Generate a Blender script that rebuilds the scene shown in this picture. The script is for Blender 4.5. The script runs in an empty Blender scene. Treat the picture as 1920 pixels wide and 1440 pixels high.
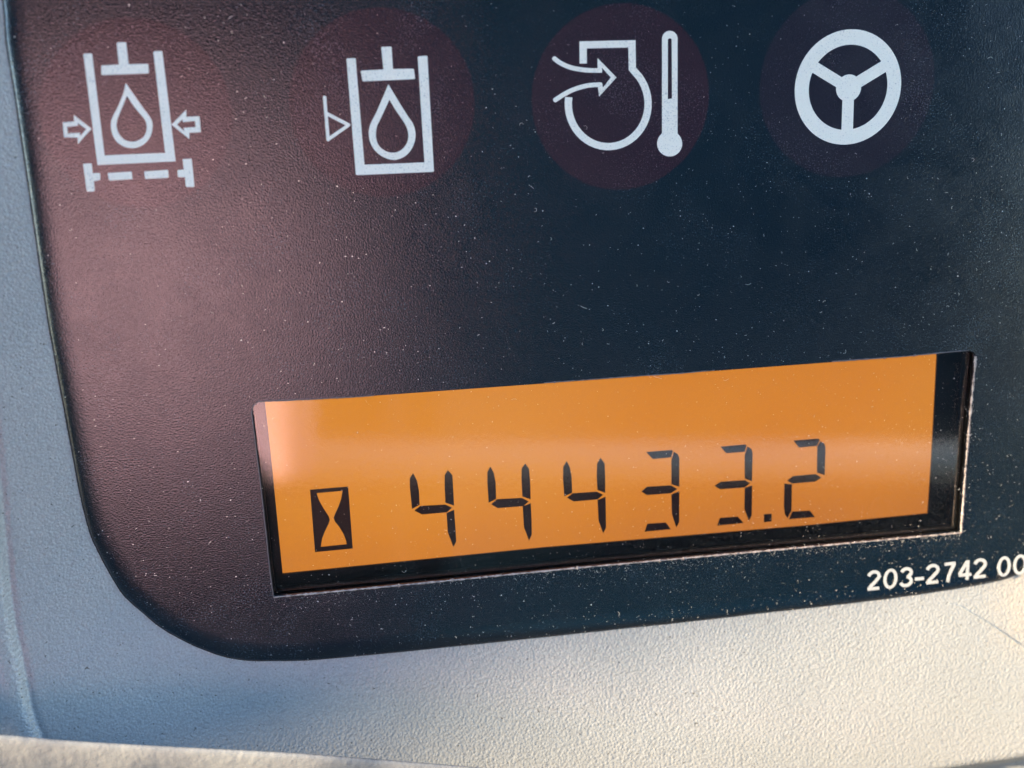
import bpy, bmesh, math, random
import numpy as np
from mathutils import Vector, Matrix
from mathutils.geometry import tessellate_polygon
random.seed(7); np.random.seed(7)
SC = bpy.context.scene
MM = 0.001

# ---------------------------------------------------------------- frame of the panel
# The panel's face is the plane z = 0 of a local frame (x right, y up, z out of the panel).
FPX = 2300.0                     # focal length in photograph pixels (1920 wide)
DIST = 0.124                     # metres from lens to the panel along the view axis
TILT = math.radians(18.0)        # how far the panel leans back
ex = np.array([15808., -1110., FPX]); ex /= np.linalg.norm(ex)
ey = np.array([257., 8185., FPX]); ey -= ey.dot(ex) * ex; ey /= np.linalg.norm(ey)
ez = np.cross(ex, ey)
O = np.array([0, 0, DIST])
def to_local(v):
    d = np.asarray(v) - O
    return np.array([ex.dot(d), -ey.dot(d), -ez.dot(d)])
CAM = to_local([0, 0, 0])
def P(px, py, z=0.0):
    """the point of the panel (height z metres over its face) where a measured feature sits"""
    r = np.array([(px - 960) / FPX, (py - 720) / FPX, 1.0])
    d = np.array([ex.dot(r), -ey.dot(r), -ez.dot(r)])
    t = (z - CAM[2]) / d[2]
    p = CAM + t * d
    return Vector((p[0], p[1], z))
ROT = Matrix.Rotation(math.pi / 2 - TILT, 3, 'X')

# ---------------------------------------------------------------- camera
cd = bpy.data.cameras.new('camera'); cam = bpy.data.objects.new('camera', cd)
SC.collection.objects.link(cam); SC.camera = cam
cd.sensor_fit = 'HORIZONTAL'; cd.sensor_width = 36.0; cd.lens = 36.0 * FPX / 1920.0
cd.clip_start = 0.002; cd.clip_end = 500
Rl = Matrix(((ex[0], ex[1], ex[2]), (-ey[0], -ey[1], -ey[2]), (-ez[0], -ez[1], -ez[2])))   # cv camera axes -> local
Rc = Rl @ Matrix(((1, 0, 0), (0, -1, 0), (0, 0, -1)))
cam.matrix_world = Matrix.Translation(ROT @ Vector(CAM)) @ (ROT @ Rc).to_4x4()
cd.dof.use_dof = True
cd.dof.focus_distance = DIST * 1.0
cd.dof.aperture_fstop = 22.0

# ---------------------------------------------------------------- sky, sun, exposure
SUN_L = Vector((-0.90, 0.33, 0.20)).normalized()      # towards the sun, panel frame
SUN_W = (ROT @ SUN_L).normalized()
el = math.asin(SUN_W.z); az = math.atan2(SUN_W.x, SUN_W.y)
w = bpy.data.worlds.new('World'); SC.world = w; w.use_nodes = True
nt = w.node_tree; bg = nt.nodes['Background']
sky = nt.nodes.new('ShaderNodeTexSky'); sky.sky_type = 'NISHITA'; sky.sun_disc = False
sky.sun_elevation = el; sky.sun_rotation = az
sky.air_density = 1.0; sky.dust_density = 0.0; sky.ozone_density = 2.2
nt.links.new(sky.outputs[0], bg.inputs[0]); bg.inputs[1].default_value = 0.15
sl = bpy.data.lights.new('sun', 'SUN'); sl.energy = 4.7; sl.angle = math.radians(2.2); sl.color = (1, 0.82, 0.58)
so = bpy.data.objects.new('sun', sl); SC.collection.objects.link(so)
so.rotation_euler = SUN_W.to_track_quat('Z', 'Y').to_euler()
SC.view_settings.view_transform = 'Standard'; SC.view_settings.look = 'None'
SC.view_settings.exposure = 2.4; SC.view_settings.gamma = 1.0
SC.render.engine = 'CYCLES'; SC.cycles.max_bounces = 8; SC.cycles.transparent_max_bounces = 12

# ---------------------------------------------------------------- materials
def mat(name):
    m = bpy.data.materials.new(name); m.use_nodes = True
    n = m.node_tree.nodes; b = n['Principled BSDF']
    return m, n, m.node_tree.links, b
def noise(n, l, co, scale, detail=2, rough=0.5, dist=0.0):
    t = n.new('ShaderNodeTexNoise'); t.inputs['Scale'].default_value = scale
    t.inputs['Detail'].default_value = detail; t.inputs['Roughness'].default_value = rough
    t.inputs['Distortion'].default_value = dist
    l.new(co, t.inputs['Vector']); return t.outputs['Fac']
def ramp(n, l, f, stops):
    r = n.new('ShaderNodeValToRGB'); e = r.color_ramp.elements
    while len(e) < len(stops): e.new(0.5)
    for k, (p, c) in enumerate(stops):
        e[k].position = p; e[k].color = (*c, 1) if len(c) == 3 else c
    l.new(f, r.inputs[0]); return r.outputs[0]
def mixc(n, l, f, a, b):
    m = n.new('ShaderNodeMix'); m.data_type = 'RGBA'
    if isinstance(f, float): m.inputs[0].default_value = f
    else: l.new(f, m.inputs[0])
    for s, v in ((6, a), (7, b)):
        if isinstance(v, tuple): m.inputs[s].default_value = (*v, 1)
        else: l.new(v, m.inputs[s])
    return m.outputs[2]
def objco(n):
    return n.new('ShaderNodeTexCoord').outputs['Object']
def bump(n, l, h, dist, strength, b, prev=None):
    u = n.new('ShaderNodeBump'); u.inputs['Distance'].default_value = dist
    u.inputs['Strength'].default_value = strength; l.new(h, u.inputs['Height'])
    if prev is not None: l.new(prev, u.inputs['Normal'])
    if b is not None: l.new(u.outputs[0], b.inputs['Normal'])
    return u.outputs[0]
def rgb(r, g, b):
    f = lambda c: c / 12.92 if c <= 0.04045 else ((c + 0.055) / 1.055) ** 2.4
    return (f(r / 255), f(g / 255), f(b / 255))

def film(name, c0, c1, speck=(0.25, 0.25, 0.26), rough=0.21, spec=1.0, speckle=0.72):
    """fine-grained plastic film: colour with pale scuffed grains, pebbled relief"""
    m, n, l, b = mat(name); co = objco(n)
    c = mixc(n, l, noise(n, l, co, 5000, 2), c0, c1)
    low = noise(n, l, co, 110, 4, 0.62, 0.8)
    ma = n.new('ShaderNodeMath'); ma.operation = 'MULTIPLY_ADD'; l.new(low, ma.inputs[0]); ma.inputs[1].default_value = 0.34; l.new(noise(n, l, co, 6500, 2, 0.7), ma.inputs[2])
    mb = n.new('ShaderNodeMath'); mb.operation = 'SUBTRACT'; l.new(ma.outputs[0], mb.inputs[0]); mb.inputs[1].default_value = 0.17
    g = mb.outputs[0]
    rv = n.new('ShaderNodeMapRange'); l.new(noise(n, l, co, 160, 3, 0.6, 1.2), rv.inputs[0]); rv.inputs[3].default_value = rough - 0.09; rv.inputs[4].default_value = rough + 0.07
    k = ramp(n, l, g, [(speckle - 0.10, (0, 0, 0)), (speckle + 0.06, (1, 1, 1))])
    c = mixc(n, l, k, c, speck)
    l.new(c, b.inputs['Base Color'])
    l.new(rv.outputs[0], b.inputs['Roughness'])
    b.inputs['Specular IOR Level'].default_value = spec
    bump(n, l, noise(n, l, co, 5600, 2, 0.6), 0.00010, 0.24, b); b.inputs['IOR'].default_value = 1.6
    return m
M_FACE = film('black_film', (0.0005, 0.005, 0.009), (0.002, 0.010, 0.017), (0.07, 0.10, 0.115), speckle=0.71)
M_LENS = film('smoked_red_film', (0.027, 0.006, 0.011), (0.038, 0.010, 0.017), (0.11, 0.10, 0.11), speckle=0.71)
M_LENS_REFLECT = film('reflection_tint_film', (0.014, 0.009, 0.015), (0.022, 0.014, 0.022), (0.11, 0.10, 0.11), speckle=0.71)  # same red lens, dulled by a cool reflection painted into its colour
M_PRINT = film('white_print', (0.92, 0.84, 0.68), (0.98, 0.92, 0.76), (0.50, 0.48, 0.42), spec=0.5, rough=0.5, speckle=0.68)
M_NUMBER = film('grey_white_print', (0.50, 0.48, 0.42), (0.66, 0.63, 0.55), (0.25, 0.25, 0.23), spec=0.5, rough=0.5, speckle=0.64)

def plain(name, c, rough=0.5, spec=0.5, grain=0.0, gs=3000):
    m, n, l, b = mat(name); co = objco(n)
    f = noise(n, l, co, gs, 3)
    l.new(mixc(n, l, f, tuple(x * 0.8 for x in c), tuple(min(1, x * 1.2) for x in c)), b.inputs['Base Color'])
    b.inputs['Roughness'].default_value = rough; b.inputs['Specular IOR Level'].default_value = spec
    if grain: bump(n, l, f, 0.0001, grain, b)
    return m
M_WELL = plain('black_well_plastic', (0.002, 0.004, 0.006), 0.35, 0.3, 0.3)
M_SEG = plain('dark_liquid_crystal', (0.045, 0.032, 0.037), 0.4, 0.3)
M_DUST = plain('pale_dust', (0.70, 0.63, 0.54), 0.9, 0.2)
M_LINT = plain('pale_lint', (0.62, 0.56, 0.47), 0.8, 0.3)
M_SCUFF = plain('scuffed_edge', (0.16, 0.13, 0.12), 0.8, 0.3, 0.5, 1800)

def rim_mat():
    m, n, l, b = mat('dusty_cut_edge'); co = objco(n)
    f = noise(n, l, co, 1500, 4, 0.7)
    l.new(ramp(n, l, f, [(0.30, (0.08, 0.07, 0.065)), (0.46, (0.34, 0.26, 0.21)), (0.70, (0.66, 0.53, 0.43))]), b.inputs['Base Color'])
    b.inputs['Roughness'].default_value = 0.9; bump(n, l, f, 0.0002, 0.8, b)
    return m
M_RIM = rim_mat()

def screen_mat():
    m, n, l, b = mat('amber_backlight'); co = objco(n)
    f = noise(n, l, co, 30, 2)
    g_ = n.new('ShaderNodeSeparateXYZ'); l.new(co, g_.inputs[0])
    a_ = n.new('ShaderNodeMapRange'); l.new(g_.outputs[0], a_.inputs[0])      # lamps sit at the left end of the light guide
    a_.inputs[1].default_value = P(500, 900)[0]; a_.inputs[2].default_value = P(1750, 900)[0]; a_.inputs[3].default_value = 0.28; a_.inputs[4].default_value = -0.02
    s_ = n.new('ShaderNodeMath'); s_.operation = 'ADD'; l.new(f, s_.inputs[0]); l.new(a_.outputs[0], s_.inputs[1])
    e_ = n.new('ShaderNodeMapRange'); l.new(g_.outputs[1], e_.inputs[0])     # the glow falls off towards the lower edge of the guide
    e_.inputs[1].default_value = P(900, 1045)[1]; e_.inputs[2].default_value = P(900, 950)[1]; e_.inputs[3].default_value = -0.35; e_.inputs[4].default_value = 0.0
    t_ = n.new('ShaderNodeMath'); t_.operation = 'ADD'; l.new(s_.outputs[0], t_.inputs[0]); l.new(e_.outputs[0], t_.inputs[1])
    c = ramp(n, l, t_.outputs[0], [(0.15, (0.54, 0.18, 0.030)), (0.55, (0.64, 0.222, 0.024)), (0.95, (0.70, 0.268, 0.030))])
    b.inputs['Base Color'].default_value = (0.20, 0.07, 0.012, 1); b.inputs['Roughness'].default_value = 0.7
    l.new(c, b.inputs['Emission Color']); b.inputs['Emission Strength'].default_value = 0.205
    return m
M_SCREEN = screen_mat()

def glass_mat():
    m, n, l, b = mat('window_glass'); n.remove(b)
    out = n['Material Output']; co = objco(n)
    t = n.new('ShaderNodeBsdfTransparent'); g = n.new('ShaderNodeBsdfGlossy'); g.inputs['Roughness'].default_value = 0.055
    d = n.new('ShaderNodeBsdfDiffuse'); d.inputs[0].default_value = (0.7, 0.62, 0.52, 1)
    fr = n.new('ShaderNodeFresnel'); fr.inputs[0].default_value = 1.55
    mu = n.new('ShaderNodeMath'); mu.operation = 'MULTIPLY'; mu.inputs[1].default_value = 2.8
    l.new(fr.outputs[0], mu.inputs[0])
    m1 = n.new('ShaderNodeMixShader'); l.new(mu.outputs[0], m1.inputs[0]); l.new(t.outputs[0], m1.inputs[1]); l.new(g.outputs[0], m1.inputs[2])
    h = noise(n, l, co, 5200, 3, 0.6)
    hz = ramp(n, l, h, [(0.45, (0.0, 0.0, 0.0)), (0.75, (0.05, 0.05, 0.05))])
    m2 = n.new('ShaderNodeMixShader'); l.new(hz, m2.inputs[0]); l.new(m1.outputs[0], m2.inputs[1]); l.new(d.outputs[0], m2.inputs[2])
    l.new(m2.outputs[0], out.inputs[0]); bump_ = n.new('ShaderNodeBump'); bump_.inputs['Distance'].default_value = 0.00002
    bump_.inputs['Strength'].default_value = 0.06; l.new(noise(n, l, co, 2500, 2), bump_.inputs['Height']); l.new(bump_.outputs[0], g.inputs['Normal'])
    return m
M_GLASS = glass_mat()

def blob(n, l, co, px, py, r_mm, edge, amp=0.35):
    """0..1 mask of an irregular stain or tint round a place on the housing"""
    p = P(px, py)
    s = n.new('ShaderNodeVectorMath'); s.operation = 'DISTANCE'; l.new(co, s.inputs[0]); s.inputs[1].default_value = p
    nz = noise(n, l, co, 420, 4, 0.6)
    a = n.new('ShaderNodeMath'); a.operation = 'MULTIPLY_ADD'; l.new(nz, a.inputs[0]); a.inputs[1].default_value = amp * r_mm * MM * 2; l.new(s.outputs['Value'], a.inputs[2])
    r = n.new('ShaderNodeMapRange'); l.new(a.outputs[0], r.inputs[0])
    r.inputs[1].default_value = (r_mm * (1 + amp) - edge) * MM; r.inputs[2].default_value = (r_mm * (1 + amp) + edge) * MM
    r.inputs[3].default_value = 1; r.inputs[4].default_value = 0
    return r.outputs[0]

def housing_mat():
    m, n, l, b = mat('cream_textured_plastic'); co = objco(n)
    big = noise(n, l, co, 60, 2, 0.5)
    c = ramp(n, l, big, [(0.35, (0.33, 0.335, 0.315)), (0.65, (0.385, 0.38, 0.35))])
    fine = noise(n, l, co, 1900, 3, 0.6)
    c = mixc(n, l, ramp(n, l, fine, [(0.30, (0.6, 0.6, 0.6)), (0.42, (0, 0, 0))]), c, (0.25, 0.24, 0.22))
    c = mixc(n, l, ramp(n, l, noise(n, l, co, 5200, 2, 0.6), [(0.40, (0.45, 0.45, 0.45)), (0.60, (0, 0, 0))]), c, (0.22, 0.215, 0.20))
    # peppering of dark specks
    sp = noise(n, l, co, 2600, 1, 0.5)
    c = mixc(n, l, ramp(n, l, sp, [(0.225, (1, 1, 1)), (0.265, (0, 0, 0))]), c, (0.10, 0.09, 0.07))
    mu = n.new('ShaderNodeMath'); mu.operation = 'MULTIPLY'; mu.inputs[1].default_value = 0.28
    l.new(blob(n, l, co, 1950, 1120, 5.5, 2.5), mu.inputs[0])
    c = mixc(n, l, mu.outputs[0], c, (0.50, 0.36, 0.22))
    mw_ = n.new('ShaderNodeMath'); mw_.operation = 'MULTIPLY'; mw_.inputs[1].default_value = 0.3
    l.new(blob(n, l, co, 1800, 1430, 22, 16), mw_.inputs[0])
    c = mixc(n, l, mw_.outputs[0], c, (0.40, 0.345, 0.245))  # wide tan tint: sunlit warmth put into the plastic's colour
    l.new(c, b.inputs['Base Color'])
    b.inputs['Roughness'].default_value = 0.36; b.inputs['Specular IOR Level'].default_value = 0.9
    vo = n.new('ShaderNodeTexVoronoi'); vo.inputs['Scale'].default_value = 3400; vo.inputs['Randomness'].default_value = 1.0; vo.feature = 'SMOOTH_F1'; vo.inputs['Smoothness'].default_value = 0.4
    wv = n.new('ShaderNodeVectorMath'); wv.operation = 'ADD'; l.new(co, wv.inputs[0])
    wn = n.new('ShaderNodeTexNoise'); wn.inputs['Scale'].default_value = 2500; l.new(co, wn.inputs['Vector'])
    wm = n.new('ShaderNodeVectorMath'); wm.operation = 'SCALE'; wm.inputs['Scale'].default_value = 0.0003; l.new(wn.outputs['Color'], wm.inputs[0]); l.new(wm.outputs[0], wv.inputs[1])
    l.new(wv.outputs[0], vo.inputs['Vector'])
    inv = n.new('ShaderNodeMath'); inv.operation = 'SUBTRACT'; inv.inputs[0].default_value = 1.0; l.new(vo.outputs['Distance'], inv.inputs[1])
    p1 = bump(n, l, inv.outputs[0], 0.00010, 0.55, None)
    bump(n, l, noise(n, l, co, 6500, 2, 0.6), 0.00006, 0.4, b, p1)
    return m
M_HOUSE = housing_mat()

def ledge_mat():
    m, n, l, b = mat('dirty_cream_plastic'); co = objco(n)
    big = noise(n, l, co, 110, 3, 0.6)
    l.new(ramp(n, l, big, [(0.36, (0.10, 0.11, 0.12)), (0.52, (0.22, 0.21, 0.19)), (0.7, (0.30, 0.285, 0.245))]), b.inputs['Base Color'])
    b.inputs['Roughness'].default_value = 0.6
    bump(n, l, noise(n, l, co, 1300, 3), 0.0002, 0.4, b)
    return m
M_LEDGE = ledge_mat()

# ---------------------------------------------------------------- helpers
def link(name, me, m, parent=None, kind=None, label=None, cat=None, group=None, smooth=False):
    o = bpy.data.objects.new(name, me); SC.collection.objects.link(o)
    if m is not None and not me.materials: me.materials.append(m)
    if parent is not None: o.parent = parent
    else: o.rotation_euler = (math.pi / 2 - TILT, 0, 0)
    for k, v in (('kind', kind), ('label', label), ('category', cat), ('group', group)):
        if v: o[k] = v
    if smooth: me.polygons.foreach_set('use_smooth', [True] * len(me.polygons))
    return o
def thing(name, label, cat, group=None):
    o = bpy.data.objects.new(name, None); SC.collection.objects.link(o); o.empty_display_size = 0.01
    o.rotation_euler = (math.pi / 2 - TILT, 0, 0); o['label'] = label; o['category'] = cat
    if group: o['group'] = group
    return o
def lp(pts, z): return [P(x, y, z) for x, y in pts]
class Geo:
    def __init__(s): s.v = []; s.f = []
    def plate(s, loops, z0, z1):
        """loops: outline and holes, lists of (px,py); a plate from z0 up to z1 (metres) in the panel frame"""
        s.plate3([lp(L, z1) for L in loops], z0)
    def plate3(s, loops3, z0):
        flat = [p for L in loops3 for p in L]; b = len(s.v); n = len(flat)
        s.v += [tuple(p) for p in flat]
        s.v += [(p[0], p[1], z0) for p in flat]
        for t in tessellate_polygon([[Vector((p[0], p[1], 0)) for p in L] for L in loops3]):
            a, c, d = (flat[i] for i in t)
            cr = (c[0] - a[0]) * (d[1] - a[1]) - (c[1] - a[1]) * (d[0] - a[0])
            if abs(cr) < 1e-16: continue
            s.f.append(tuple(b + i for i in (t if cr > 0 else t[::-1])))
        k = b
        for j, L in enumerate(loops3):
            A = sum(L[i][0] * L[(i + 1) % len(L)][1] - L[(i + 1) % len(L)][0] * L[i][1] for i in range(len(L)))
            ccw = (A > 0) == (j == 0)
            for i in range(len(L)):
                a, c = k + i, k + (i + 1) % len(L)
                s.f.append((a, a + n, c + n, c) if ccw else (a, c, c + n, a + n))
            k += len(L)
    def tube(s, pts, r, seg=6, cap=True):
        b = len(s.v); pts = [Vector(p) for p in pts]; N = len(pts)
        up = Vector((0.13, 0.21, 0.97)).normalized()
        for i, p in enumerate(pts):
            t = (pts[min(i + 1, N - 1)] - pts[max(i - 1, 0)]).normalized()
            u = t.cross(up).normalized(); w_ = u.cross(t)
            rr = r[i] if hasattr(r, '__len__') else r
            for k in range(seg):
                a = 2 * math.pi * k / seg
                s.v.append(tuple(p + rr * (math.cos(a) * u + math.sin(a) * w_)))
        for i in range(N - 1):
            for k in range(seg):
                a = b + i * seg + k; c = b + i * seg + (k + 1) % seg
                s.f.append((a, c, c + seg, a + seg))
        if cap:
            s.f.append(tuple(b + k for k in range(seg))[::-1]); s.f.append(tuple(b + (N - 1) * seg + k for k in range(seg)))
    def mesh(s, name):
        me = bpy.data.meshes.new(name); me.from_pydata(s.v, [], s.f); me.update(); return me
def stroke(pts, w_, round_ends=True):
    """outline of a stroked polyline, photograph pixels"""
    L, R = [], []; n = len(pts)
    for i in range(n):
        p = np.array(pts[i], float)
        d0 = np.array(pts[i], float) - np.array(pts[i - 1], float) if i > 0 else None
        d1 = np.array(pts[i + 1], float) - np.array(pts[i], float) if i < n - 1 else None
        ds = [d / np.linalg.norm(d) for d in (d0, d1) if d is not None]
        t = sum(ds); t = t / np.linalg.norm(t)
        nn = np.array([-t[1], t[0]]); c = nn.dot(np.array([-ds[0][1], ds[0][0]]))
        k = w_ / 2 / max(c, 0.45)
        L.append(tuple(p + nn * k)); R.append(tuple(p - nn * k))
    if round_ends:
        def capp(c, t):
            c = np.array(c, float); t = np.array(t, float); t /= np.linalg.norm(t); nn = np.array([-t[1], t[0]]); out = []
            for a in (60, 30, 0, -30, -60):
                a = math.radians(a); out.append(tuple(c + w_ / 2 * (nn * math.sin(a) + t * math.cos(a) * 0.8)))
            return out
        e = capp(pts[-1], np.subtract(pts[-1], pts[-2])); st = capp(pts[0], np.subtract(pts[0], pts[1]))
        return L + e + R[::-1] + st
    return L + R[::-1]
def conv(pts, ox, oy, s): return [(ox + x / s, oy + y / s) for x, y in pts]
def smooth_closed(pts, k=3):
    """Catmull-Rom through a closed list"""
    out = []; n = len(pts); p = [np.array(q, float) for q in pts]
    for i in range(n):
        a, b, c, d = p[i - 1], p[i], p[(i + 1) % n], p[(i + 2) % n]
        for j in range(k):
            t = j / k
            out.append(tuple(0.5 * ((2 * b) + (-a + c) * t + (2 * a - 5 * b + 4 * c - d) * t * t + (-a + 3 * b - 3 * c + d) * t ** 3)))
    return out
def smooth_open(pts, k=3):
    out = []; n = len(pts); p = [np.array(q, float) for q in pts]; p = [2 * p[0] - p[1]] + p + [2 * p[-1] - p[-2]]
    for i in range(1, n):
        a, b, c, d = p[i - 1], p[i], p[i + 1], p[i + 2]
        for j in range(k):
            t = j / k
            out.append(tuple(0.5 * ((2 * b) + (-a + c) * t + (2 * a - 5 * b + 4 * c - d) * t * t + (-a + 3 * b - 3 * c + d) * t ** 3)))
    out.append(tuple(p[-2])); return out

# ---------------------------------------------------------------- traced outlines (photograph pixels)
OUT = [(3, 0), (10, 80), (25, 173), (40, 273), (54, 367), (70, 480), (88, 600), (106, 700), (120, 775), (133, 845), (149, 930), (167, 1000), (183, 1037),
       (200, 1069), (216, 1097), (234, 1122), (266, 1151), (300, 1179), (334, 1199), (369, 1216), (416, 1233), (462, 1241), (519, 1242), (600, 1239),
       (800, 1220), (1000, 1199), (1160, 1182), (1320, 1165), (1429, 1152), (1539, 1140), (1640, 1128), (1695, 1121), (1789, 1107), (1851, 1096), (1898, 1084),
       (1935, 1066), (1968, 1038), (1992, 1000), (2010, 950), (2022, 880), (2045, 640), (2075, 250), (2095, -100), (2105, -260), (2098, -330), (2070, -385),
       (2020, -420), (1940, -436), (1500, -430), (800, -415), (150, -400), (60, -390), (0, -360), (-35, -320), (-48, -260), (-40, -200), (-18, -100)]
CREASE = [(-75, -500), (-60, -200), (-42, 0), (-30, 200), (-18, 400), (-4, 620), (8, 750), (24, 900), (41, 1062), (56, 1150), (72, 1210), (90, 1281), (116, 1337), (144, 1378),
          (185, 1440), (240, 1500), (330, 1545), (480, 1560), (900, 1520), (1300, 1470), (1640, 1425), (1800, 1402), (1950, 1375), (2080, 1320), (2160, 1200), (2190, 1000), (2260, 0), (2290, -500)]
WIN = [(472, 775), (473, 764), (477, 757), (485, 753), (660, 745), (1020, 719), (1332, 696), (1560, 679), (1759, 663), (1816, 658), (1824, 659), (1829, 664),
       (1829, 676), (1819, 780), (1809, 901), (1802, 999), (1500, 1027), (1060, 1067), (797, 1093), (513, 1120), (507, 1079), (487, 895)]
SCREEN = [(489, 690), (1755, 610), (1757, 670), (1747, 860), (1740, 963), (1500, 987), (1020, 1027), (530, 1076), (511, 885), (502, 800)]

# ---------------------------------------------------------------- housing round the monitor
def seg_dist(pts, poly, closed):
    poly = np.array(poly, float); a = poly; b = np.roll(poly, -1, 0)
    if not closed: a = a[:-1]; b = b[:-1]
    best = np.full(len(pts), 1e9)
    for p, q in zip(a, b):
        d = q - p; t = np.clip(((pts - p) @ d) / (d @ d), 0, 1)
        best = np.minimum(best, np.hypot(*(pts - (p + t[:, None] * d)).T))
    return best
def inside(pts, poly):
    x, y = pts[:, 0], pts[:, 1]; r = np.zeros(len(pts), bool)
    for (x0, y0), (x1, y1) in zip(poly, poly[1:] + poly[:1]):
        if y0 == y1: continue
        c = ((y0 > y) != (y1 > y)) & (x < (x1 - x0) * (y - y0) / (y1 - y0) + x0); r ^= c
    return r
def XY(pts): return [tuple(P(x, y)[:2]) for x, y in pts]
OUT_L = XY(smooth_closed(OUT, 4)); CREASE_L = XY(smooth_open(CREASE, 4))
CREASE_POLY = CREASE_L
xs = np.concatenate([np.arange(-700, -80, 30), np.arange(-80, 260, 4), np.arange(260, 560, 10), np.arange(560, 2000, 14), np.arange(2000, 2400, 7), np.arange(2400, 2900, 25)])
ys = np.concatenate([np.arange(-1000, -20, 30), np.arange(-20, 1020, 10), np.arange(1020, 1460, 6), np.arange(1460, 2300, 25)])
GX, GY = np.meshgrid(xs, ys); flatp = np.array([tuple(P(x, y)[:2]) for x, y in zip(GX.ravel(), GY.ravel())])
d_out = seg_dist(flatp, OUT_L, True) / MM; d_out[inside(flatp, OUT_L)] *= -1
d_cr = seg_dist(flatp, CREASE_L, False) / MM; d_cr[inside(flatp, CREASE_POLY)] *= -1
cx = P(960, 400)
ang = np.arctan2(flatp[:, 1] - cx[1], flatp[:, 0] - cx[0])
lw = np.clip((P(800, 1200)[0] - flatp[:, 0]) / (P(800, 1200)[0] - P(60, 1000)[0]), 0, 1); lw = lw * lw * (3 - 2 * lw)
slope = 0.16 + 0.27 * lw
base = -0.42 + np.where(d_out > 0, slope * d_out, 0.0)
dc = np.clip(d_cr, 0, None)
rise = np.where(dc < 1.9, 1.15 * dc - 0.18 * dc ** 2, 1.535 + 0.466 * (dc - 1.9) - 0.30 * (dc - 1.9) ** 2)
rise = np.where(dc > 3.4, 1.535 + 0.466 * 1.5 - 0.30 * 2.25 - 0.434 * (dc - 3.4), rise) - 0.55 * np.exp(-((dc - 0.55) / 0.35) ** 2) * (d_cr > 0)
# outside the crease the slope of the inner bezel stops
base = np.where(dc > 0, -0.42 + slope * np.clip(d_out - dc, 0, None), base)
rise = rise * (1.5 * lw - 0.7)
Z = (base + rise) * MM
Z = np.where(d_out < -1.5, -0.0070, Z)
g = Geo(); g.v = [(a, b, c) for (a, b), c in zip(flatp, Z)]
nx, ny = len(xs), len(ys)
cut = inside(flatp, XY([(p[0], p[1]) for p in [(420, 700), (1880, 610), (1850, 1050), (460, 1160)]]))
for j in range(ny - 1):
    for i in range(nx - 1):
        a = j * nx + i
        g.f.append((a, a + nx, a + nx + 1, a + 1))
house = thing('dash_housing', 'cream textured plastic housing with a raised rim framing the black monitor face', 'housing')
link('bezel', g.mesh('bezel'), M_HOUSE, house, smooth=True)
# grey scratch at the lower right corner of the housing
g = Geo(); hz = lambda x, y: -0.30 * MM + 0.0
sc = smooth_open([(1778, 1131), (1800, 1136), (1826, 1152), (1850, 1166), (1880, 1186), (1921, 1216), (1960, 1250)], 5)
def house_z(x, y):
    p = np.array([tuple(P(x, y)[:2])]); d = seg_dist(p, OUT_L, True)[0] / MM
    lw_ = min(1, max(0, (P(800, 1200)[0] - p[0, 0]) / (P(800, 1200)[0] - P(60, 1000)[0]))); lw_ = lw_ * lw_ * (3 - 2 * lw_)
    return (-0.42 + (0.16 + 0.27 * lw_) * d) * MM
zz = np.mean([house_z(*p) for p in sc])
pts3 = [P(x, y, house_z(x, y) + 0.00001) for x, y in sc]
g.tube(pts3, [0.00002 + 0.00006 * abs(math.sin(i * 1.7)) * (1 - i / len(pts3) * 0.5) for i in range(len(pts3))], 5)
link('scratch', g.mesh('scratch'), plain('grey_scratch', (0.30, 0.325, 0.32), 0.7), house)

# ---------------------------------------------------------------- monitor
mon = thing('monitor_panel', 'black monitor face with four white warning symbols above an amber hour meter display', 'monitor')
# face film: rolled edge rings + flat field with the window cut out
def ring_inset(loop, d):
    n = len(loop); out = []
    for i in range(n):
        a, b, c = np.array(loop[i - 1]), np.array(loop[i]), np.array(loop[(i + 1) % n])
        t = (c - a) / np.linalg.norm(c - a); out.append(tuple(b + d * np.array([-t[1], t[0]])))
    return out
base_loop = OUT_L
A = sum(base_loop[i][0] * base_loop[(i + 1) % len(base_loop)][1] - base_loop[(i + 1) % len(base_loop)][0] * base_loop[i][1] for i in range(len(base_loop)))
if A < 0: base_loop = base_loop[::-1]
prof = [(0, -0.75), (0, -0.36), (0.08, -0.30), (0.3, -0.22), (0.7, -0.13), (1.2, -0.06), (1.7, -0.018), (2.2, 0.0), (2.4, 0.0), (2.8, 0.0)]
g = Geo(); n = len(base_loop)
for d, z in prof: g.v += [(x, y, z * MM) for x, y in ring_inset(base_loop, d * MM)]
for k in range(len(prof) - 1):
    for i in range(n):
        a, b = k * n + i, k * n + (i + 1) % n
        g.f.append((a, b, b + n, a + n))
nr = len(g.f)
inner = g.v[-n:]; winl = [tuple(P(x, y)) for x, y in WIN]
b0 = len(g.v) - n; g.v += winl
allp = inner + winl
for t in tessellate_polygon([[Vector(p) for p in inner], [Vector(p) for p in winl]]):
    a, c, d = (allp[i] for i in t); cr = (c[0] - a[0]) * (d[1] - a[1]) - (c[1] - a[1]) * (d[0] - a[0])
    if abs(cr) > 1e-16: g.f.append(tuple(b0 + i for i in (t if cr > 0 else t[::-1])))
m_ = len(winl); wb = len(g.v); g.v += [(x, y, -0.00045) for x, y, z in winl]
for i in range(m_):
    a, c = b0 + n + i, b0 + n + (i + 1) % m_; a2, c2 = wb + i, wb + (i + 1) % m_
    g.f.append((a, a2, c2, c))
me = g.mesh('faceplate'); me.polygons.foreach_set('use_smooth', [i < nr for i in range(len(me.polygons))])
link('faceplate', me, M_FACE, mon)

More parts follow.
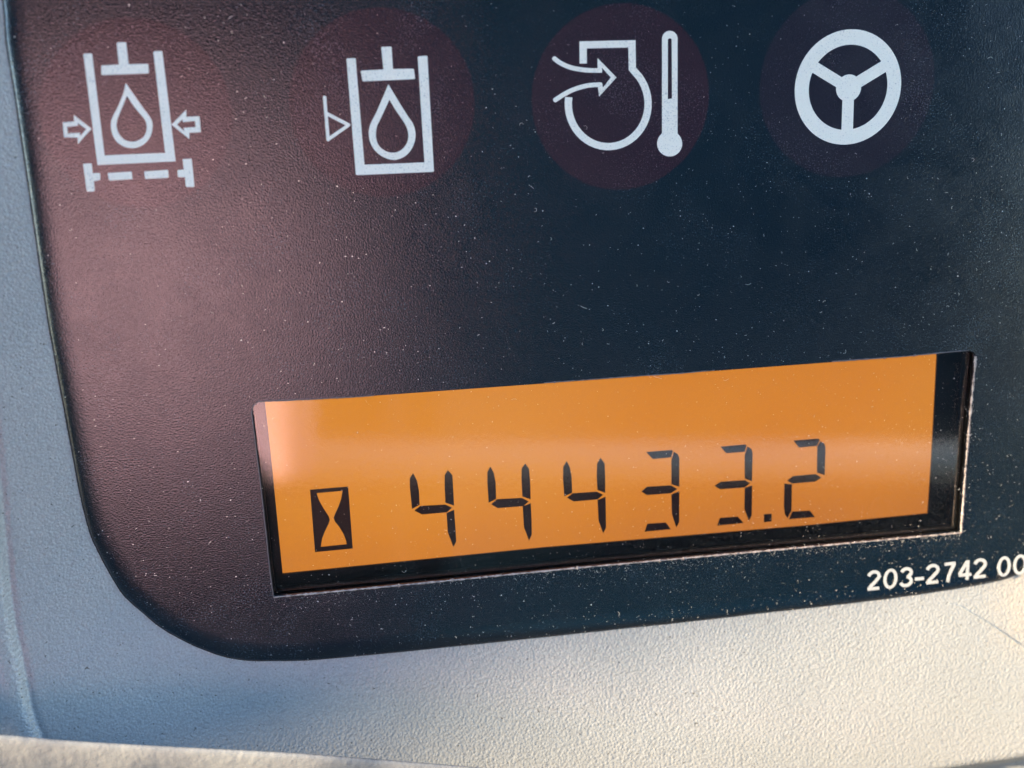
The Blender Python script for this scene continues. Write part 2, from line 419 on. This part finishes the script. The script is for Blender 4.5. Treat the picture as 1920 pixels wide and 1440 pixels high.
# dusty cut edge of the window opening: ragged bead
def ragged(pts, r0, jit, z, seg=6):
    P3 = [P(x, y, z) for x, y in pts]; out = []; 
    for a, b in zip(P3, P3[1:]):
        k = max(2, int((b - a).length / 0.00012))
        for j in range(k): out.append(a.lerp(b, j / k))
    out.append(P3[-1])
    rr = []; v = 1.0
    for i in range(len(out)):
        v = 0.7 * v + 0.3 * random.uniform(1 - jit, 1 + jit); rr.append(r0 * v * (2.0 if random.random() < 0.02 * jit else 1))
        out[i] = out[i] + Vector((random.uniform(-1, 1), random.uniform(-1, 1), 0)) * r0 * 0.25
    gg = Geo(); gg.tube(out, rr, seg); return gg
gE = ragged([(1500 + 302, 999), (1500, 1027), (1060, 1067), (797, 1093), (513, 1120)], 0.000085, 1.0, -0.00001)
link('cut_edge', gE.mesh('cut_edge'), M_RIM, mon, label='lower cut edge of the window, chipped and dusty')
gE = ragged([(1829, 668), (1828, 690), (1819, 780), (1809, 901), (1802, 999)], 0.00012, 0.9, -0.00002)
link('cut_edge', gE.mesh('cut_edge'), M_RIM, mon, label='right cut edge of the window, pale with dust')
gE = ragged([(513, 1120), (507, 1079), (500, 1010), (487, 895), (472, 775), (474, 762), (485, 753)], 0.00005, 0.5, -0.00001)
link('cut_edge', gE.mesh('cut_edge'), M_SCUFF, mon)
gE = ragged([(1020, 718), (1100, 712), (1180, 706), (1230, 703), (1290, 699), (1340, 694)], 0.00005, 0.9, 0.00001)
link('cut_edge', gE.mesh('cut_edge'), M_SCUFF, mon)
gE = ragged([(485, 753), (580, 749), (660, 745), (700, 742)], 0.00005, 0.9, 0.00001)
link('cut_edge', gE.mesh('cut_edge'), M_SCUFF, mon)
gE = ragged([(1560, 678), (1700, 668), (1759, 662), (1816, 657)], 0.00006, 0.9, 0.00001)
link('cut_edge', gE.mesh('cut_edge'), M_SCUFF, mon)

# well walls, screen, black mask, glass
ZL = -0.0036
g = Geo(); w0 = [P(x, y, -0.00045) for x, y in WIN]; cw = sum(w0, Vector()) / len(w0)
def grow(p, k, z): 
    d = (p - cw); return (p.x + k * (1 if d.x > 0 else -1) * MM, p.y + k * (1 if d.y > 0 else -1) * MM, z)
rings = [(0.25, -0.00045), (0.0, -0.00046), (0.0, -0.0013), (-0.25, -0.0013), (-0.25, -0.0016), (0.10, -0.0019), (0.10, ZL + 0.0001)]
for k, z in rings: g.v += [grow(p, k, z) for p in w0]
for r in range(len(rings) - 1):
    for i in range(len(w0)):
        a, c = r * len(w0) + i, r * len(w0) + (i + 1) % len(w0); g.f.append((a, c, c + len(w0), a + len(w0)))
link('window_well', g.mesh('window_well'), M_WELL, mon)
g = Geo(); g.plate([[(420, 660), (1920, 560), (1890, 1060), (440, 1170)], SCREEN], ZL + 0.00002, ZL + 0.00022)
link('display_mask', g.mesh('display_mask'), M_WELL, mon)
g = Geo(); g.plate([[(430, 670), (1800, 580), (1790, 1010), (460, 1120)]], ZL - 0.0008, ZL)
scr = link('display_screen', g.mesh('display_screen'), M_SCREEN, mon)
g = Geo(); g.plate([WIN], -0.0012, -0.0009)
# a single clear pane: only its top face and rim
link('window_pane', g.mesh('window_pane'), M_GLASS, mon)

# ---------------------------------------------------------------- digits on the display
C1 = (460, 720, 3.2); C2 = (1020, 640, 3.2727); C3 = (1440, 620, 2.6667)
DIG = [
 (C1, [[(1007,535),(1030,580),(1042,640),(1046,725),(1000,750),(987,620),(987,565)], [(1215,517),(1243,548),(1247,620),(1253,730),(1200,712),(1196,620),(1196,548)],
       [(1015,760),(1050,732),(1200,724),(1240,742),(1210,770),(1060,783)], [(1207,775),(1253,755),(1260,850),(1266,945),(1248,978),(1215,890)]]),
 (C1, [[(1470,495),(1492,535),(1502,590),(1505,690),(1460,712),(1452,590),(1452,530)], [(1680,477),(1703,510),(1710,600),(1712,692),(1662,675),(1657,570),(1658,508)],
       [(1475,722),(1510,692),(1660,684),(1700,705),(1668,733),(1515,745)], [(1664,735),(1713,716),(1718,820),(1719,905),(1702,940),(1672,860)]]),
 (C2, [[(140,735),(160,775),(170,830),(173,930),(125,950),(117,850),(118,770)], [(347,715),(373,750),(376,840),(376,930),(328,912),(324,830),(326,752)],
       [(142,960),(175,933),(325,923),(362,942),(330,970),(182,983)], [(329,975),(378,955),(380,1050),(381,1145),(363,1178),(335,1100)]]),
 (C2, [[(627,680),(785,667),(792,672),(780,712),(668,723)], [(798,678),(822,693),(831,715),(831,893),(782,877),(782,730)],
       [(598,922),(632,893),(780,884),(818,906),(780,932),(632,944)], [(782,940),(831,920),(830,1110),(812,1142),(785,1060)], [(635,1120),(748,1112),(779,1153),(618,1168)]]),
 (C2, [[(1083,647),(1235,633),(1244,638),(1232,678),(1118,687)], [(1250,645),(1272,660),(1281,682),(1277,860),(1232,842),(1232,700)],
       [(1047,887),(1085,862),(1235,852),(1264,870),(1232,897),(1080,908)], [(1232,900),(1278,885),(1275,1070),(1257,1100),(1230,1030)], [(1080,1084),(1190,1076),(1225,1115),(1064,1131)]]),
 (C3, [[(128,550),(250,540),(260,545),(245,576),(155,585)], [(262,553),(280,563),(288,580),(284,723),(245,710),(247,580)],
       [(97,750),(125,728),(240,717),(267,735),(235,755),(120,765)], [(82,765),(120,768),(118,900),(98,937),(85,920),(80,880)], [(122,905),(210,900),(235,932),(105,943)]]),
]
DL = ['digit 4, first of the reading', 'digit 4, second of the reading', 'digit 4, third of the reading', 'digit 3, fourth of the reading', 'digit 3 before the decimal point', 'digit 2 after the decimal point']
for (c, segs), lab in zip(DIG, DL):
    e = bpy.data.objects.new('digit', None); SC.collection.objects.link(e); e.parent = mon; e['label'] = lab; e.empty_display_size = 0.002
    for s_ in segs:
        g = Geo(); g.plate([conv(s_, *c)], ZL + 0.00006, ZL + 0.00012)
        link('segment', g.mesh('segment'), M_SEG, e)
g = Geo(); g.plate([conv([(1350,1062),(1397,1058),(1397,1105),(1350,1110)], *C2)], ZL + 0.00006, ZL + 0.00012)
link('decimal_point', g.mesh('decimal_point'), M_SEG, mon)
hg_o = conv([(388,635),(617,616),(645,987),(418,1009)], *C1)
hg_i = conv([(427,655),(583,641),(575,690),(557,740),(538,780),(530,803),(537,825),(562,855),(590,902),(604,940),(608,962),(453,978),(460,930),(477,885),(500,838),(507,815),(500,793),(471,750),(443,700)], *C1)
g = Geo(); g.plate([hg_o, hg_i], ZL + 0.00006, ZL + 0.00012)
link('hourglass_symbol', g.mesh('hourglass_symbol'), M_SEG, mon)

# ---------------------------------------------------------------- indicator lenses and their printed symbols
def circ3(px, py, r, z, n_=64, rx=None):
    c = P(px, py, z); return [Vector((c.x + r * math.cos(2 * math.pi * i / n_), c.y + r * math.sin(2 * math.pi * i / n_), z)) for i in range(n_)]
def pxmm(px, py): return (P(px + 1, py) - P(px - 1, py)).length / 2
def lens(px, py, rpx, lab, m=M_LENS):
    g = Geo(); g.plate3([circ3(px, py, rpx * pxmm(px, py), 0.000012, 72)], 0.0)
    return link('indicator_lens', g.mesh('indicator_lens'), m, mon, label=lab)
ZP = 0.000030
def sym(parent, plates, name='symbol'):
    g = Geo()
    for i, pl in enumerate(plates): g.plate(pl, 0.00001, ZP + i * 0.0000006)
    return link(name, g.mesh(name), M_PRINT, parent)
A1 = (80, 40, 3.6); A2 = (520, 40, 3.6); A3 = (980, 20, 4.1143); A4 = (1420, 0, 3.6)
L1 = lens(257, 214, 180, 'lens of the hydraulic filter warning, first from the left')
c = lambda p: conv(p, *A1)
sym(L1, [[c([(275,222),(285,218),(325,217),(333,221),(418,905),(827,888),(747,208),(756,202),(800,200),(807,204),(898,945),(370,970)])]], 'cylinder_symbol')
sym(L1, [[c([(500,148),(508,143),(558,142),(563,148),(580,290),(706,287),(713,292),(716,345),(710,351),(405,363),(397,358),(395,304),(401,298),(514,292)])]], 'piston_symbol')
sym(L1, [[smooth_closed(c([(563,420),(568,426),(612,490),(690,600),(732,660),(742,710),(728,775),(692,823),(645,850),(600,856),(550,846),(500,812),(470,760),(460,700),(470,650),(510,570),(546,480),(559,425)]), 3),
          smooth_closed(c([(570,505),(574,510),(620,580),(680,650),(700,690),(700,740),(680,780),(640,806),(600,813),(555,800),(520,768),(500,720),(502,670),(525,610),(566,510)]), 3)]], 'drop_symbol')
sym(L1, [[c([(135,683),(212,676),(210,632),(330,725),(238,828),(235,785),(143,783)]), c([(165,712),(238,705),(236,686),(294,727),(256,773),(250,752),(169,757)])]], 'arrow_symbol')
sym(L1, [[c([(870,697),(968,597),(970,645),(1058,640),(1068,748),(990,752),(990,795)]), c([(906,697),(944,660),(946,680),(1028,672),(1032,714),(952,719),(955,742)])]], 'arrow_symbol')
sym(L1, [[c([(273,962),(330,958),(338,1025),(383,1025),(388,1032),(388,1070),(345,1080),(352,1140),(345,1148),(304,1150),(297,1145)])], [c([(438,1025),(596,1014),(602,1019),(606,1065),(455,1075),(447,1068)])],
         [c([(685,1013),(840,1003),(846,1008),(851,1050),(845,1056),(696,1064),(690,1058)])], [c([(945,930),(1005,927),(1025,1112),(1018,1118),(972,1118),(966,1112),(960,1052),(918,1052),(912,1046),(910,1005),(952,1000)])]], 'filter_symbol')
L2 = lens(718, 195, 174, 'lens of the hydraulic level warning, second from the left')
c = lambda p: conv(p, *A2)
sym(L2, [[c([(467,257),(472,251),(528,250),(588,968),(993,952),(948,243),(954,236),(1008,233),(1013,238),(1057,1010),(1050,1016),(540,1038),(530,1034)])]], 'cylinder_symbol')
sym(L2, [[c([(702,176),(708,172),(766,171),(771,176),(780,322),(915,320),(922,325),(930,384),(924,390),(580,405),(574,400),(563,340),(568,333),(716,325)])]], 'piston_symbol')
sym(L2, [[smooth_closed(c([(750,428),(755,434),(800,510),(878,636),(915,690),(932,750),(928,810),(902,868),(860,912),(800,935),(745,928),(690,900),(650,860),(625,810),(617,750),(630,690),(670,610),(722,490),(746,433)]), 3),
          smooth_closed(c([(757,530),(761,536),(800,600),(860,690),(882,745),(882,800),(860,845),(825,875),(785,887),(740,880),(700,855),(675,820),(665,770),(672,710),(700,650),(753,536)]), 3)]], 'drop_symbol')
sym(L2, [[stroke(c([(319,512), (343, 800)]), 6.2)], [stroke(c([(338, 625), (482, 700)]), 6.4)], [stroke(c([(482, 700), (348, 793)]), 6.2)]], 'level_symbol')
L3 = lens(1165, 184, 166, 'lens of the intake air temperature warning, third from the left')
c = lambda p: conv(p, *A3)
arc = [(660 + 308 * math.cos(a), 719 + 330 * math.sin(a)) for a in np.linspace(math.radians(-54), math.radians(189), 34)]
sym(L3, [[stroke(c([(467,408), (467,264), (843,256), (846,448)] + arc[1:]), 13.6, False)]], 'engine_symbol')
sym(L3, [[stroke(smooth_open(c([(243,368),(290,403),(370,438),(480,458),(600,462)]), 4), 8.6)], [stroke(smooth_open(c([(250,690),(320,645),(400,606),(500,578),(600,570)]), 4), 8.6)],
         [c([(578,366),(724,515),(590,662),(582,600),(580,566),(612,556),(622,592),(680,515),(612,440),(612,480),(578,470)])]], 'airflow_symbol')
th = [(1075, 215)] + [(1135 - 60 * math.cos(a), 215 - 60 * math.sin(a)) for a in np.linspace(0.2, math.pi - 0.2, 9)] + [(1195, 215), (1195, 940)] + \
     [(1134 + 97 * math.cos(a), 1026 + 99 * math.sin(a)) for a in np.linspace(math.radians(-50), math.radians(230), 26)] + [(1075, 940)]
sym(L3, [[c(th), c([(1120,222),(1127,214),(1145,214),(1150,222),(1152,678),(1120,682)])]], 'thermometer_symbol')
L4 = lens(1590, 158, 163, 'lens of the steering warning, rightmost of the row', M_LENS_REFLECT)
pm = pxmm(1590, 164)
g = Geo()
ro, ri = 99.5 * pm, 73.5 * pm
# wheel circle keeps its true round shape on the face
cc = P(1590.3, 164.3)
def ring3(r, nn=72): return [Vector((cc.x + r * math.cos(2 * math.pi * i / nn), cc.y + r * math.sin(2 * math.pi * i / nn), ZP)) for i in range(nn)]
g.plate3([ring3(ro), ring3(ri)], 0.00001)
hub = P(1591, 165)
hubl = [Vector((hub.x + 23.5 * pm * math.cos(2 * math.pi * i / 28), hub.y + 23.5 * pm * math.sin(2 * math.pi * i / 28), ZP + 0.000002)) for i in range(28)]
g.plate3([hubl], 0.00001)
for k, q in enumerate((conv([(372, 445)], *A4)[0], conv([(868, 440)], *A4)[0], conv([(606, 905)], *A4)[0])):
    g.plate([stroke([(1591, 165), q], 21.5, False)], 0.00001, ZP + 0.0000008 * (k + 1))
link('steering_wheel_symbol', g.mesh('steering_wheel_symbol'), M_PRINT, L4)

# part number printed along the lower edge: bold grotesque figures drawn as strokes
def arcp(cx_, cy_, rx, ry, a0, a1, k=10): return [(cx_ + rx * math.cos(math.radians(a)), cy_ + ry * math.sin(math.radians(a))) for a in np.linspace(a0, a1, k)]
GL = {'2': [arcp(0.5, 0.70, 0.40, 0.23, 172, -28, 12) + [(0.50, 0.33), (0.20, 0.14)], [(0.06, 0.075), (0.96, 0.075)]],
      '0': ['ring'],
      '3': [arcp(0.48, 0.72, 0.36, 0.21, 165, -80, 12), arcp(0.48, 0.29, 0.40, 0.22, 85, -165, 14)],
      '7': [[(0.06, 0.925), (0.94, 0.925)], [(0.86, 0.90), (0.62, 0.60), (0.45, 0.30), (0.38, 0.0)]],
      '4': [[(0.68, 0.0), (0.68, 0.98)], [(0.62, 0.93), (0.08, 0.29)], [(0.04, 0.26), (0.98, 0.26)]],
      '-': [[(0.0, 0.35), (1.0, 0.35)]]}
def figures(items, sw):
    g = Geo(); kk = 0
    for ch, x0, x1, yb, h in items:
        (X0, Y0), (X1, _) = conv([(x0, yb), (x1, yb)], 1320, 1040, 3.2); H = h / 3.2; W = X1 - X0
        f = lambda q: (X0 + q[0] * W + 0.055 * q[1] * H, Y0 - q[1] * H - 0.10 * (q[0] - 0.5) * W)
        if GL[ch] == ['ring']:
            g.plate([[f(q) for q in arcp(0.5, 0.5, 0.5, 0.51, 0, 360, 33)[:-1]], [f(q) for q in arcp(0.5, 0.5, 0.5 - sw / W, 0.51 - sw * 0.9 / H, 0, 360, 33)[:-1]]], 0.000002, 0.000014); continue
        for st_ in GL[ch]:
            kk += 1; g.plate([stroke([f(q) for q in st_], sw, False)], 0.000002, 0.000014 + (kk % 3) * 0.0000006)
    return g.mesh('part_number')
HN = 118
link('part_number', figures([('2', 977, 1054, 213, HN), ('0', 1074, 1158, 204, HN), ('3', 1172, 1252, 194, HN), ('-', 1264, 1318, 186, HN), ('2', 1328, 1408, 175, HN),
     ('7', 1434, 1508, 164, HN), ('4', 1524, 1604, 152, HN), ('2', 1614, 1692, 141, HN)], 5.7), M_NUMBER, mon, label='white figures 203-2742')
link('part_number', figures([('0', 1757, 1838, 130, HN), ('0', 1852, 1935, 119, HN)], 5.7), M_NUMBER, mon, label='white figures 00 running off to the right')

# ---------------------------------------------------------------- dust and lint
def dens(px, py):
    u = min(1, max(0, px / 1920)); v = min(1, max(0, py / 1200))
    return 0.07 + 0.85 * (u ** 1.4) * (0.25 + 0.75 * v ** 1.5) + 0.35 * max(0, v - 0.7) / 0.3 * 0.8
OUT_PX = OUT; WPX = np.array(WIN)
gd = Geo(); gf = Geo()
def speck(g, p, r):
    b = len(g.v); k = 5; a0 = random.random() * 6.28
    ex_ = random.uniform(0.5, 1)
    for i in range(k):
        a = a0 + 6.28 * i / k; rr = r * random.uniform(0.6, 1.2)
        g.v.append((p.x + rr * math.cos(a), p.y + rr * ex_ * math.sin(a), p.z - r * 0.2))
    g.v.append((p.x, p.y, p.z + r * random.uniform(0.7, 1.3)))
    for i in range(k): g.f.append((b + i, b + (i + 1) % k, b + k))
def fibre(g, p, L, r):
    a = random.random() * 6.28; cur = random.uniform(-1, 1) * 2.6; pts = []; q = Vector(p); n_ = 8
    for i in range(n_):
        pts.append(q.copy() + Vector((0, 0, r + L * 0.10 * math.sin(math.pi * i / (n_ - 1)))))
        a += cur * random.uniform(0.4, 1.6) / n_ * 1.6; q += Vector((math.cos(a), math.sin(a), 0)) * L / n_
    g.tube(pts, r, 4)
N = 30000; cand = np.column_stack([np.random.uniform(0, 1920, N), np.random.uniform(-10, 1240, N)])
cc_ = np.column_stack([np.random.uniform(0, 1920, 220), np.random.uniform(0, 1240, 220)])
for k in range(220):                       # small drifts: grains gather round one another
    m0 = np.random.randint(0, N, 22); cand[m0] = cc_[k] + np.random.normal(0, np.random.uniform(8, 40), (22, 2))
ok = inside(cand, OUT_PX); inw = inside(cand, WIN)
for (x, y), o_, i_ in zip(cand, ok, inw):
    if not o_ : continue
    dd = dens(x, y)
    if random.random() > dd: continue
    z = -0.0009 if i_ else 0.0
    r = 0.000011 + 0.000042 * random.random() ** 4 + (0.00004 if random.random() < 0.05 else 0)
    speck(gd, P(x, y, z + 0.000002), r)
for _ in range(420):
    x, y = random.uniform(20, 1920), random.uniform(0, 1235)
    q = np.array([(x, y)])
    if not inside(q, OUT_PX)[0] or random.random() > dens(x, y) + 0.1: continue
    z = -0.0009 if inside(q, WIN)[0] else 0.0
    fibre(gf, P(x, y, z), (random.uniform(0.12, 0.42) if random.random() < 0.9 else 0.7) * MM, random.uniform(0.008, 0.013) * MM)
# lint caught along the lower and right edges of the opening
for k in range(70):
    t = random.random() ** 0.7
    if random.random() < 0.75: x, y = 513 + t * 1289, 1120 + t * (999 - 1120)
    else: x, y = 1829 - t * 27, 664 + t * 335
    fibre(gf, P(x + random.uniform(-4, 4), y + random.uniform(-3, 5), 0.00002), random.uniform(0.15, 0.5) * MM, 0.010 * MM)
    for _ in range(6): speck(gd, P(x + random.gauss(0, 10), y + random.uniform(-2, 12), 0.0), 0.00002 + 0.00003 * random.random())
for _ in range(1500):                      # a drift of dust under the lower edge of the window and inside its right wall
    t = random.random()
    if random.random() < 0.75: x, y, z = 513 + t * 1289, 1120 - t * 121 + 3 + abs(random.gauss(0, 16)), 0.0
    else: x, y, z = 1796 - t * 20 + random.gauss(0, 4), 680 + t * 310, -0.0012
    speck(gd, P(x, y, z), 0.000010 + 0.00003 * random.random() ** 3)
# crumbs of dust along the seam between face and housing
for (a, b) in zip(OUT[:36], OUT[1:37]):
    L = math.hypot(b[0] - a[0], b[1] - a[1])
    for _ in range(int(L / 5)):
        t = random.random(); x, y = a[0] + t * (b[0] - a[0]), a[1] + t * (b[1] - a[1])
        speck(gd, P(x, y, -0.00036), 0.00002 + 0.00004 * random.random())
for (x, y) in ((1275, 395), (1276, 405), (918, 490), (1105, 580), (1822, 70), (1455, 498), (1700, 210), (1708, 205), (1716, 215), (1717, 222), (1690, 222)):
    speck(gd, P(x, y, 0), 0.00006)
fibre(gf, P(1225, 705, 0.00004), 1.1 * MM, 0.014 * MM); fibre(gf, P(1100, 578, 0), 0.8 * MM, 0.014 * MM)
link('dust', gd.mesh('dust'), M_DUST, kind='stuff')
link('lint', gf.mesh('lint'), M_LINT, kind='stuff')

# ---------------------------------------------------------------- ledge in front, lower left
def local_cam_point(px, py, z): return P(px, py, z)
zl = 0.012
top = smooth_open([(-500, 1352), (-200, 1370), (0, 1379), (125, 1390), (312, 1401), (469, 1409), (600, 1417), (900, 1441), (1300, 1480), (1900, 1550), (3600, 1760)], 5)
profL = [(-9.0, -9.0), (-3.2, -2.9), (-0.9, -1.2), (-0.15, -0.5), (0.0, -0.1), (-0.35, 0.15), (-1.5, 0.2), (-7.0, -0.4), (-16.0, -2.5), (-17.0, -9.0)]
g = Geo(); crest = [P(x, y, zl) for x, y in top]
for p in crest:
    for dy, dz in profL: g.v.append((p.x, p.y + dy * MM, zl + dz * MM))
K = len(profL)
for j in range(len(crest) - 1):
    for k in range(K - 1):
        a = j * K + k; g.f.append((a, a + 1, a + K + 1, a + K))
ledge = link('console_ledge', g.mesh('console_ledge'), M_LEDGE, label='blurred cream ledge with grey smears crossing in front of the housing, lower left', cat='ledge', smooth=True)
sd = ledge.modifiers.new('smooth', 'SUBSURF'); sd.levels = 2; sd.render_levels = 2

# ---------------------------------------------------------------- salmon cloth added behind the viewer for its pink reflection (sunlit, mirrored in the film and the window)
F = Vector(CAM)
g = Geo(); nu, nv = 36, 24
e0, e1 = Vector((F.x - 0.008, 0, 0.34)), Vector((F.x - 0.27, 0, 0.60))
nrmc = Vector((-0.7, 0, -0.7))
for side in (0, 1):
    for j in range(nv + 1):
        for i in range(nu + 1):
            u, v = i / nu, j / nv
            p = e0.lerp(e1, u); k = 1 + 0.5 * u
            p = p + Vector((0, F.y + (-0.024 - 0.138 * v) * k, 0)) + nrmc * (0.010 * math.sin(u * 19 + v * 2) * (0.4 + 0.6 * v) + 0.006 * math.sin(u * 43 + 1 + v * 5) - side * 0.004)
            g.v.append(tuple(p))
w1 = nu + 1; off = w1 * (nv + 1)
for j in range(nv):
    for i in range(nu):
        a = j * w1 + i; g.f.append((a, a + 1, a + w1 + 1, a + w1)); g.f.append((a + off, a + w1 + off, a + w1 + 1 + off, a + 1 + off))
bd = [i for i in range(nu)] + [nu + j * w1 for j in range(nv)] + [nv * w1 + i for i in range(nu, 0, -1)] + [j * w1 for j in range(nv, 0, -1)]
for a, b in zip(bd, bd[1:] + bd[:1]): g.f.append((a, a + off, b + off, b))
ms, n, l, b = mat('salmon_reflector'); b.inputs['Base Color'].default_value = (0.95, 0.58, 0.67, 1); b.inputs['Roughness'].default_value = 0.9
link('reflector_cloth', g.mesh('reflector_cloth'), ms, label='added unseen salmon pink cloth that reflects into the film', cat='cloth', smooth=True)

# ---------------------------------------------------------------- added unseen slab left of frame, shaped to lay soft shadow over the face
S_ = 0.20
poly_px = [(120, 1900), (230, 1400), (480, 1130), (900, 950), (2050, 520), (2050, -1200), (-600, -1200), (-500, 1900)]
q = [P(x, y) + SUN_L * S_ for x, y in poly_px][::-1]
nn_ = Vector((0, 0, 0.006))
bm = bmesh.new(); v0 = [bm.verts.new(p) for p in q]; v1 = [bm.verts.new(p + nn_) for p in q]
bm.faces.new(v0[::-1]); bm.faces.new(v1)
for i in range(len(q)): bm.faces.new((v0[i], v0[(i + 1) % len(q)], v1[(i + 1) % len(q)], v1[i]))
bmesh.ops.bevel(bm, geom=bm.edges[:], offset=0.002, segments=2, affect='EDGES')
me = bpy.data.meshes.new('sun_blocker'); bm.to_mesh(me); bm.free()
link('sun_blocker', me, plain('dark_blocker_plastic', (0.05, 0.05, 0.055), 0.6), label='added unseen dark slab shaped to shade the monitor face', cat='sun_blocker')

# ---------------------------------------------------------------- unseen seat added behind the viewer for the dark film to mirror
seat = thing('mirrored_seat', 'added unseen dark blue cloth seat, mirrored in the film', 'seat')
msd = plain('dark_blue_cloth', (0.010, 0.034, 0.060), 0.95, 0.1)
def cushion(name, c0, sx, sy, sz, msd=msd):
    bm = bmesh.new(); bmesh.ops.create_cube(bm, size=1)
    for v in bm.verts: v.co = Vector((v.co.x * sx, v.co.y * sy, v.co.z * sz))
    bmesh.ops.bevel(bm, geom=bm.edges[:], offset=min(sx, sy, sz) * 0.32, segments=4, affect='EDGES')
    for v in bm.verts: v.co += c0
    me = bpy.data.meshes.new(name); bm.to_mesh(me); bm.free(); link(name, me, msd, seat, smooth=True)
cushion('backrest', Vector((F.x + 0.30, F.y - 0.20, 0.80)), 0.52, 0.62, 0.14)
cushion('headrest', Vector((F.x + 0.30, F.y + 0.22, 0.82)), 0.30, 0.18, 0.10)
cushion('seat', Vector((F.x + 0.30, F.y - 0.54, 0.60)), 0.54, 0.14, 0.50, plain('blue_cloth', (0.018, 0.05, 0.085), 0.95, 0.1))

# unseen pale rail, added to mirror as a band across the window
g = Geo(); hR = 0.5; kR = 1 + hR / CAM[2]
def mir(px, py, h):
    p = P(px, py); k = 1 + h / CAM[2]; return Vector((F.x + (p.x - F.x) * k, F.y + (p.y - F.y) * k, h))
r0_, r1_ = mir(-600, 868, 0.46), mir(2700, 868, 0.46)
g.tube([r0_.lerp(r1_, i / 20) for i in range(21)], 0.011, 16)
link('mirrored_rail', g.mesh('mirrored_rail'), plain('cream_paint', (0.6, 0.56, 0.48), 0.4), label='added unseen cream rail, mirrored as a band in the window', cat='rail', smooth=True)

# ---------------------------------------------------------------- cab shell and ground behind the viewer
def slab(name, c0, sx, sy, sz, m, **kw):
    bm = bmesh.new(); bmesh.ops.create_cube(bm, size=1)
    for v in bm.verts: v.co = Vector((v.co.x * sx, v.co.y * sy, v.co.z * sz)) + c0
    me = bpy.data.meshes.new(name); bm.to_mesh(me); bm.free(); return link(name, me, m, **kw)
mw = plain('dark_cab_lining', (0.010, 0.020, 0.028), 0.9, 0.1)
slab('cab_wall', Vector((F.x - 0.16, F.y - 0.28, 1.12)), 2.35, 1.68, 0.06, mw, kind='structure')
g = Geo(); N_ = 24
for j in range(N_ + 1):
    for i in range(N_ + 1): g.v.append(((i / N_ - 0.5) * 300, (j / N_ - 0.5) * 300, 0.02 * math.sin(i * 2.1 + j * 1.3)))
for j in range(N_):
    for i in range(N_): a = j * (N_ + 1) + i; g.f.append((a, a + 1, a + N_ + 2, a + N_ + 1))
gr = link('ground', g.mesh('ground'), plain('brown_soil', (0.06, 0.05, 0.04), 0.95, 0.1, 0, 2), kind='structure')
gr.rotation_euler = (0, 0, 0); gr.location = (0, 0, -1.6)
# dusty dark bead: shade of the gap between face and housing put into colour
seam = [Vector((x, y, -0.00040)) for x, y in OUT_L]
g = Geo(); g.tube(seam + seam[:1], [0.00005 + 0.00003 * random.random() for _ in range(len(seam) + 1)], 6, False)
link('seam', g.mesh('seam'), plain('seam_gap_shade', (0.05, 0.042, 0.032), 0.9, 0.2, 0.5, 3000), mon)
